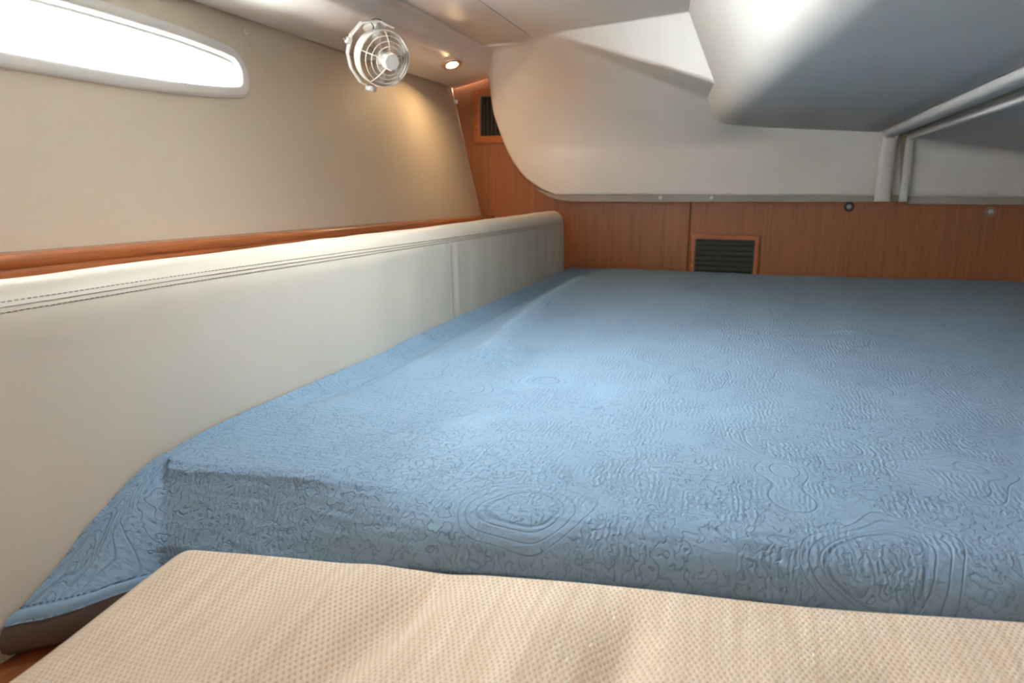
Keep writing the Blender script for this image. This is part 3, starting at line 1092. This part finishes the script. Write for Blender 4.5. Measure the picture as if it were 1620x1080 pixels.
P = np.zeros((len(xq), NT_ + NF, 3))
UV = np.zeros((len(xq), NT_ + NF, 2))
for i, x in enumerate(xq):
    yf_ = front_y(x) + .004 * n2(x * 6, 1.3) + .002 * n2(x * 20, 4.1)
    wfl = float(1 - sstep(-.624, -.604, x))            # 1 at the flap by the cushion
    ye = lerp(yf_ + lerp(.074, .062, float(sstep(-.47, -.24, x))), .625, wfl)                  # where the top turns over
    ty = 2.598 - (2.598 - ye) * np.linspace(0, 1, NT_) ** .85
    for j, y in enumerate(ty):
        z = ZT
        z += .006 * n2(x * 2.2, y * 2.0, 1) + .0030 * n2(x * 6, y * 5, 2) + .0014 * n2(x * 17, y * 15, 8)
        d = min(seg_dist(x, y, ridge_a, ridge_b), seg_dist(x, y, ridge_b, ridge_c))
        z += .024 * math.exp(-(d / .036) ** 2)
        el = x + .627                                  # tucked in along the cushion
        z += -.018 * math.exp(-((el - .045) / .028) ** 2) * sstep(2.5, 2.2, y) * sstep(.7, 1.0, y)
        z += .004 * math.exp(-(el / .02) ** 2)
        z += .006 * math.exp(-((x - .9) / .3) ** 2) * sstep(2.0, 2.6, y)
        # small crumple by the ridge foot
        d2 = math.hypot(x - ridge_c[0] - .02, y - ridge_c[1] + .02)
        z += .006 * math.exp(-(d2 / .10) ** 2) * n2(x * 30 + y * 18, y * 8, 5)
        z -= .008 * sstep(ye + .10, ye, y) * (1 - wfl) * sstep(-.5, -.2, x)
        P[i, j] = (x, y, z)
    pe = P[i, NT_ - 1].copy()
    # plain front: tight nose and raked face on the left, full round nose further right; flap: slope out to the hem
    plain_, flap_ = [], []
    rr = .050
    wb = float(sstep(-.47, -.24, x))
    knots_l = [(pe[1], pe[2]), (yf_ + .064, pe[2] - .004), (yf_ + .059, pe[2] - .012), (yf_ + .012, -.375), (yf_ + .006, -.410)]
    kl_ = np.concatenate([[0], np.cumsum([math.dist(knots_l[q], knots_l[q + 1]) for q in range(4)])])
    kl_ /= kl_[-1]
    fz_u = np.array([.625, .576, .543, .513, .479, .448, .418, .391, .379])
    fz_z = np.array([0, -.004, -.013, -.023, -.042, -.061, -.079, -.092, -.098])
    for k in range(NF):
        u = (k + 1) / NF
        s = u * .122
        q = rr * math.pi / 2
        if s < q:
            a = s / rr
            pb = (yf_ + rr - rr * math.sin(a), pe[2] - rr + rr * math.cos(a))
        else:
            pb = (yf_ + .002 * n2(x * 9, s * 20) + .10 * (s - q), pe[2] - rr - (s - q))
        pl_ = (np.interp(u, kl_, [p[0] for p in knots_l]), np.interp(u, kl_, [p[1] for p in knots_l]))
        plain_.append((lerp(pl_[0], pb[0], wb), lerp(pl_[1], pb[1], wb)))
        yy = lerp(.625, .379, u)
        zz = pe[2] + np.interp(-yy, -fz_u, fz_z) + .16 * (x + .6245) * u
        flap_.append((yy + 1.0 * (x + .6245) * u, zz))
    for k in range(NF):
        pa, fb = plain_[k], flap_[k]
        u = (k + 1) / NF
        xc = lerp(-.614, -.566, u)                     # valley between flap and front face
        w_ = float(1 - sstep(xc - .016, xc + .016, x))
        y_, z_ = lerp(pa[0], fb[0], w_), lerp(pa[1], fb[1], w_)
        z_ += .003 * n2(x * 14, k * .06, 7) * w_ + .0015 * n2(x * 40, k * .15, 7)
        P[i, NT_ + k] = (x, y_, max(z_, -.4300))
    seg = np.linalg.norm(np.diff(P[i], axis=0), axis=1)
    al = np.concatenate([[0], np.cumsum(seg)])
    UV[i, :, 0] = x
    UV[i, :, 1] = 2.6 - al
surf('quilt_cover', P, 'quilt', quilt, uv=UV, flip=True)
# hem band along the lower edge and the dark lining curling under it
nh = int(np.searchsorted(xq, -.505))
hem = P[:nh, -7:-1].copy()
nrm = np.array([0, -.45, .89])
edge = [0, .8, 1, 1, .8, 0]
hem = hem + nrm[None, None] * (np.array(edge)[None, :, None] * .0022 + .0004)
surf('hem', hem, 'quilt_hem', quilt, flip=True)
# hem stitches
V, F = [], []
for i in range(0, nh - 2, 2):
    a, b = P[i, -8] + nrm * .0007, P[i + 1, -8] + nrm * .0007
    n0 = len(V)
    dz = np.array([0, .0006, .0003])
    V += [a - dz, a + dz, b + dz, b - dz, a - dz - nrm * .0012, a + dz - nrm * .0012, b + dz - nrm * .0012, b - dz - nrm * .0012]
    F += [(n0, n0 + 1, n0 + 2, n0 + 3), (n0 + 4, n0 + 7, n0 + 6, n0 + 5), (n0, n0 + 3, n0 + 7, n0 + 4), (n0 + 1, n0 + 5, n0 + 6, n0 + 2)]
hst = obj('hem_stitching', V, F, 'hem_thread', quilt)
hst['kind'] = 'stuff'
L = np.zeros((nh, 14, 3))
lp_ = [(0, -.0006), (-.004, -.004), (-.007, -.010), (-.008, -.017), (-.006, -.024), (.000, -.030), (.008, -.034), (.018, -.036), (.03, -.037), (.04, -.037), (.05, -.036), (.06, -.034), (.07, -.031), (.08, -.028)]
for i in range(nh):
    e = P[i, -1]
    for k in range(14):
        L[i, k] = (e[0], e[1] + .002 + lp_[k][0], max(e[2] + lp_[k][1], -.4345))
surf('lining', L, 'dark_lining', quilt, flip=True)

# ================================================================== FRONT SEAT CUSHION
seat = thing('seat_cushion', 'cream basket-weave seat cushion in front of the blue bed', 'cushion', (.3, 0, -.434))
xs = np.concatenate([-.552 + .045 * (1 - np.cos(np.linspace(0, 1, 16) * math.pi / 2)), np.linspace(-.503, 1.40, 240)])
nyy = 190
P = np.zeros((len(xs), nyy, 3))
UV = np.zeros((len(xs), nyy, 2))
FOLD = [(-.235, .016, .022, .30), (-.305, -.008, .024, .3), (-.060, .013, .020, .06), (-.125, -.007, .024, .12), (.125, .006, .025, -.10), (.05, -.004, .03, 0)]
for i, x in enumerate(xs):
    el = np.clip((x + .552) / .045, 0, 1)
    side = math.sqrt(max(0, 1 - (1 - el) ** 2))
    yb = front_y(max(x, -.53)) + .002
    for j in range(nyy):
        u = j / (nyy - 1)
        if u < .12:                                      # rounded rear edge
            a = math.pi / 2 * (u / .12)
            y = yb - .018 + .018 * math.cos(a)
            dz = -.030 * (1 - math.sin(a))
        else:
            y = lerp(yb - .018, -.55, ((u - .12) / .88) ** 1.15)
            dz = 0
        z = -.3590 + .0045 * sstep(-.56, -.1, x) + .006 * sstep(0, .35, x) + dz
        z += .003 * n2(x * 5, y * 4, 11)
        z -= (.006 + .014 * (1 - sstep(-.5, -.15, x))) * sstep(.53, .30, y)
        for (fx, am, wd, sl) in FOLD:
            tt = (x - fx + sl * (.55 - y)) / wd
            if abs(tt) < 4:
                z -= am * math.exp(-tt * tt) * sstep(.56, .46, y)
        zz = lerp(-.4345, z, side) if el < 1 else z
        P[i, j] = (x, y, zz)
        UV[i, j] = (x, y)
    if el < 1:
        UV[i, :, 0] = -.552 + .045 - .07 * (1 - el)
surf('cover', P, 'weave', seat, uv=UV, flip=True)
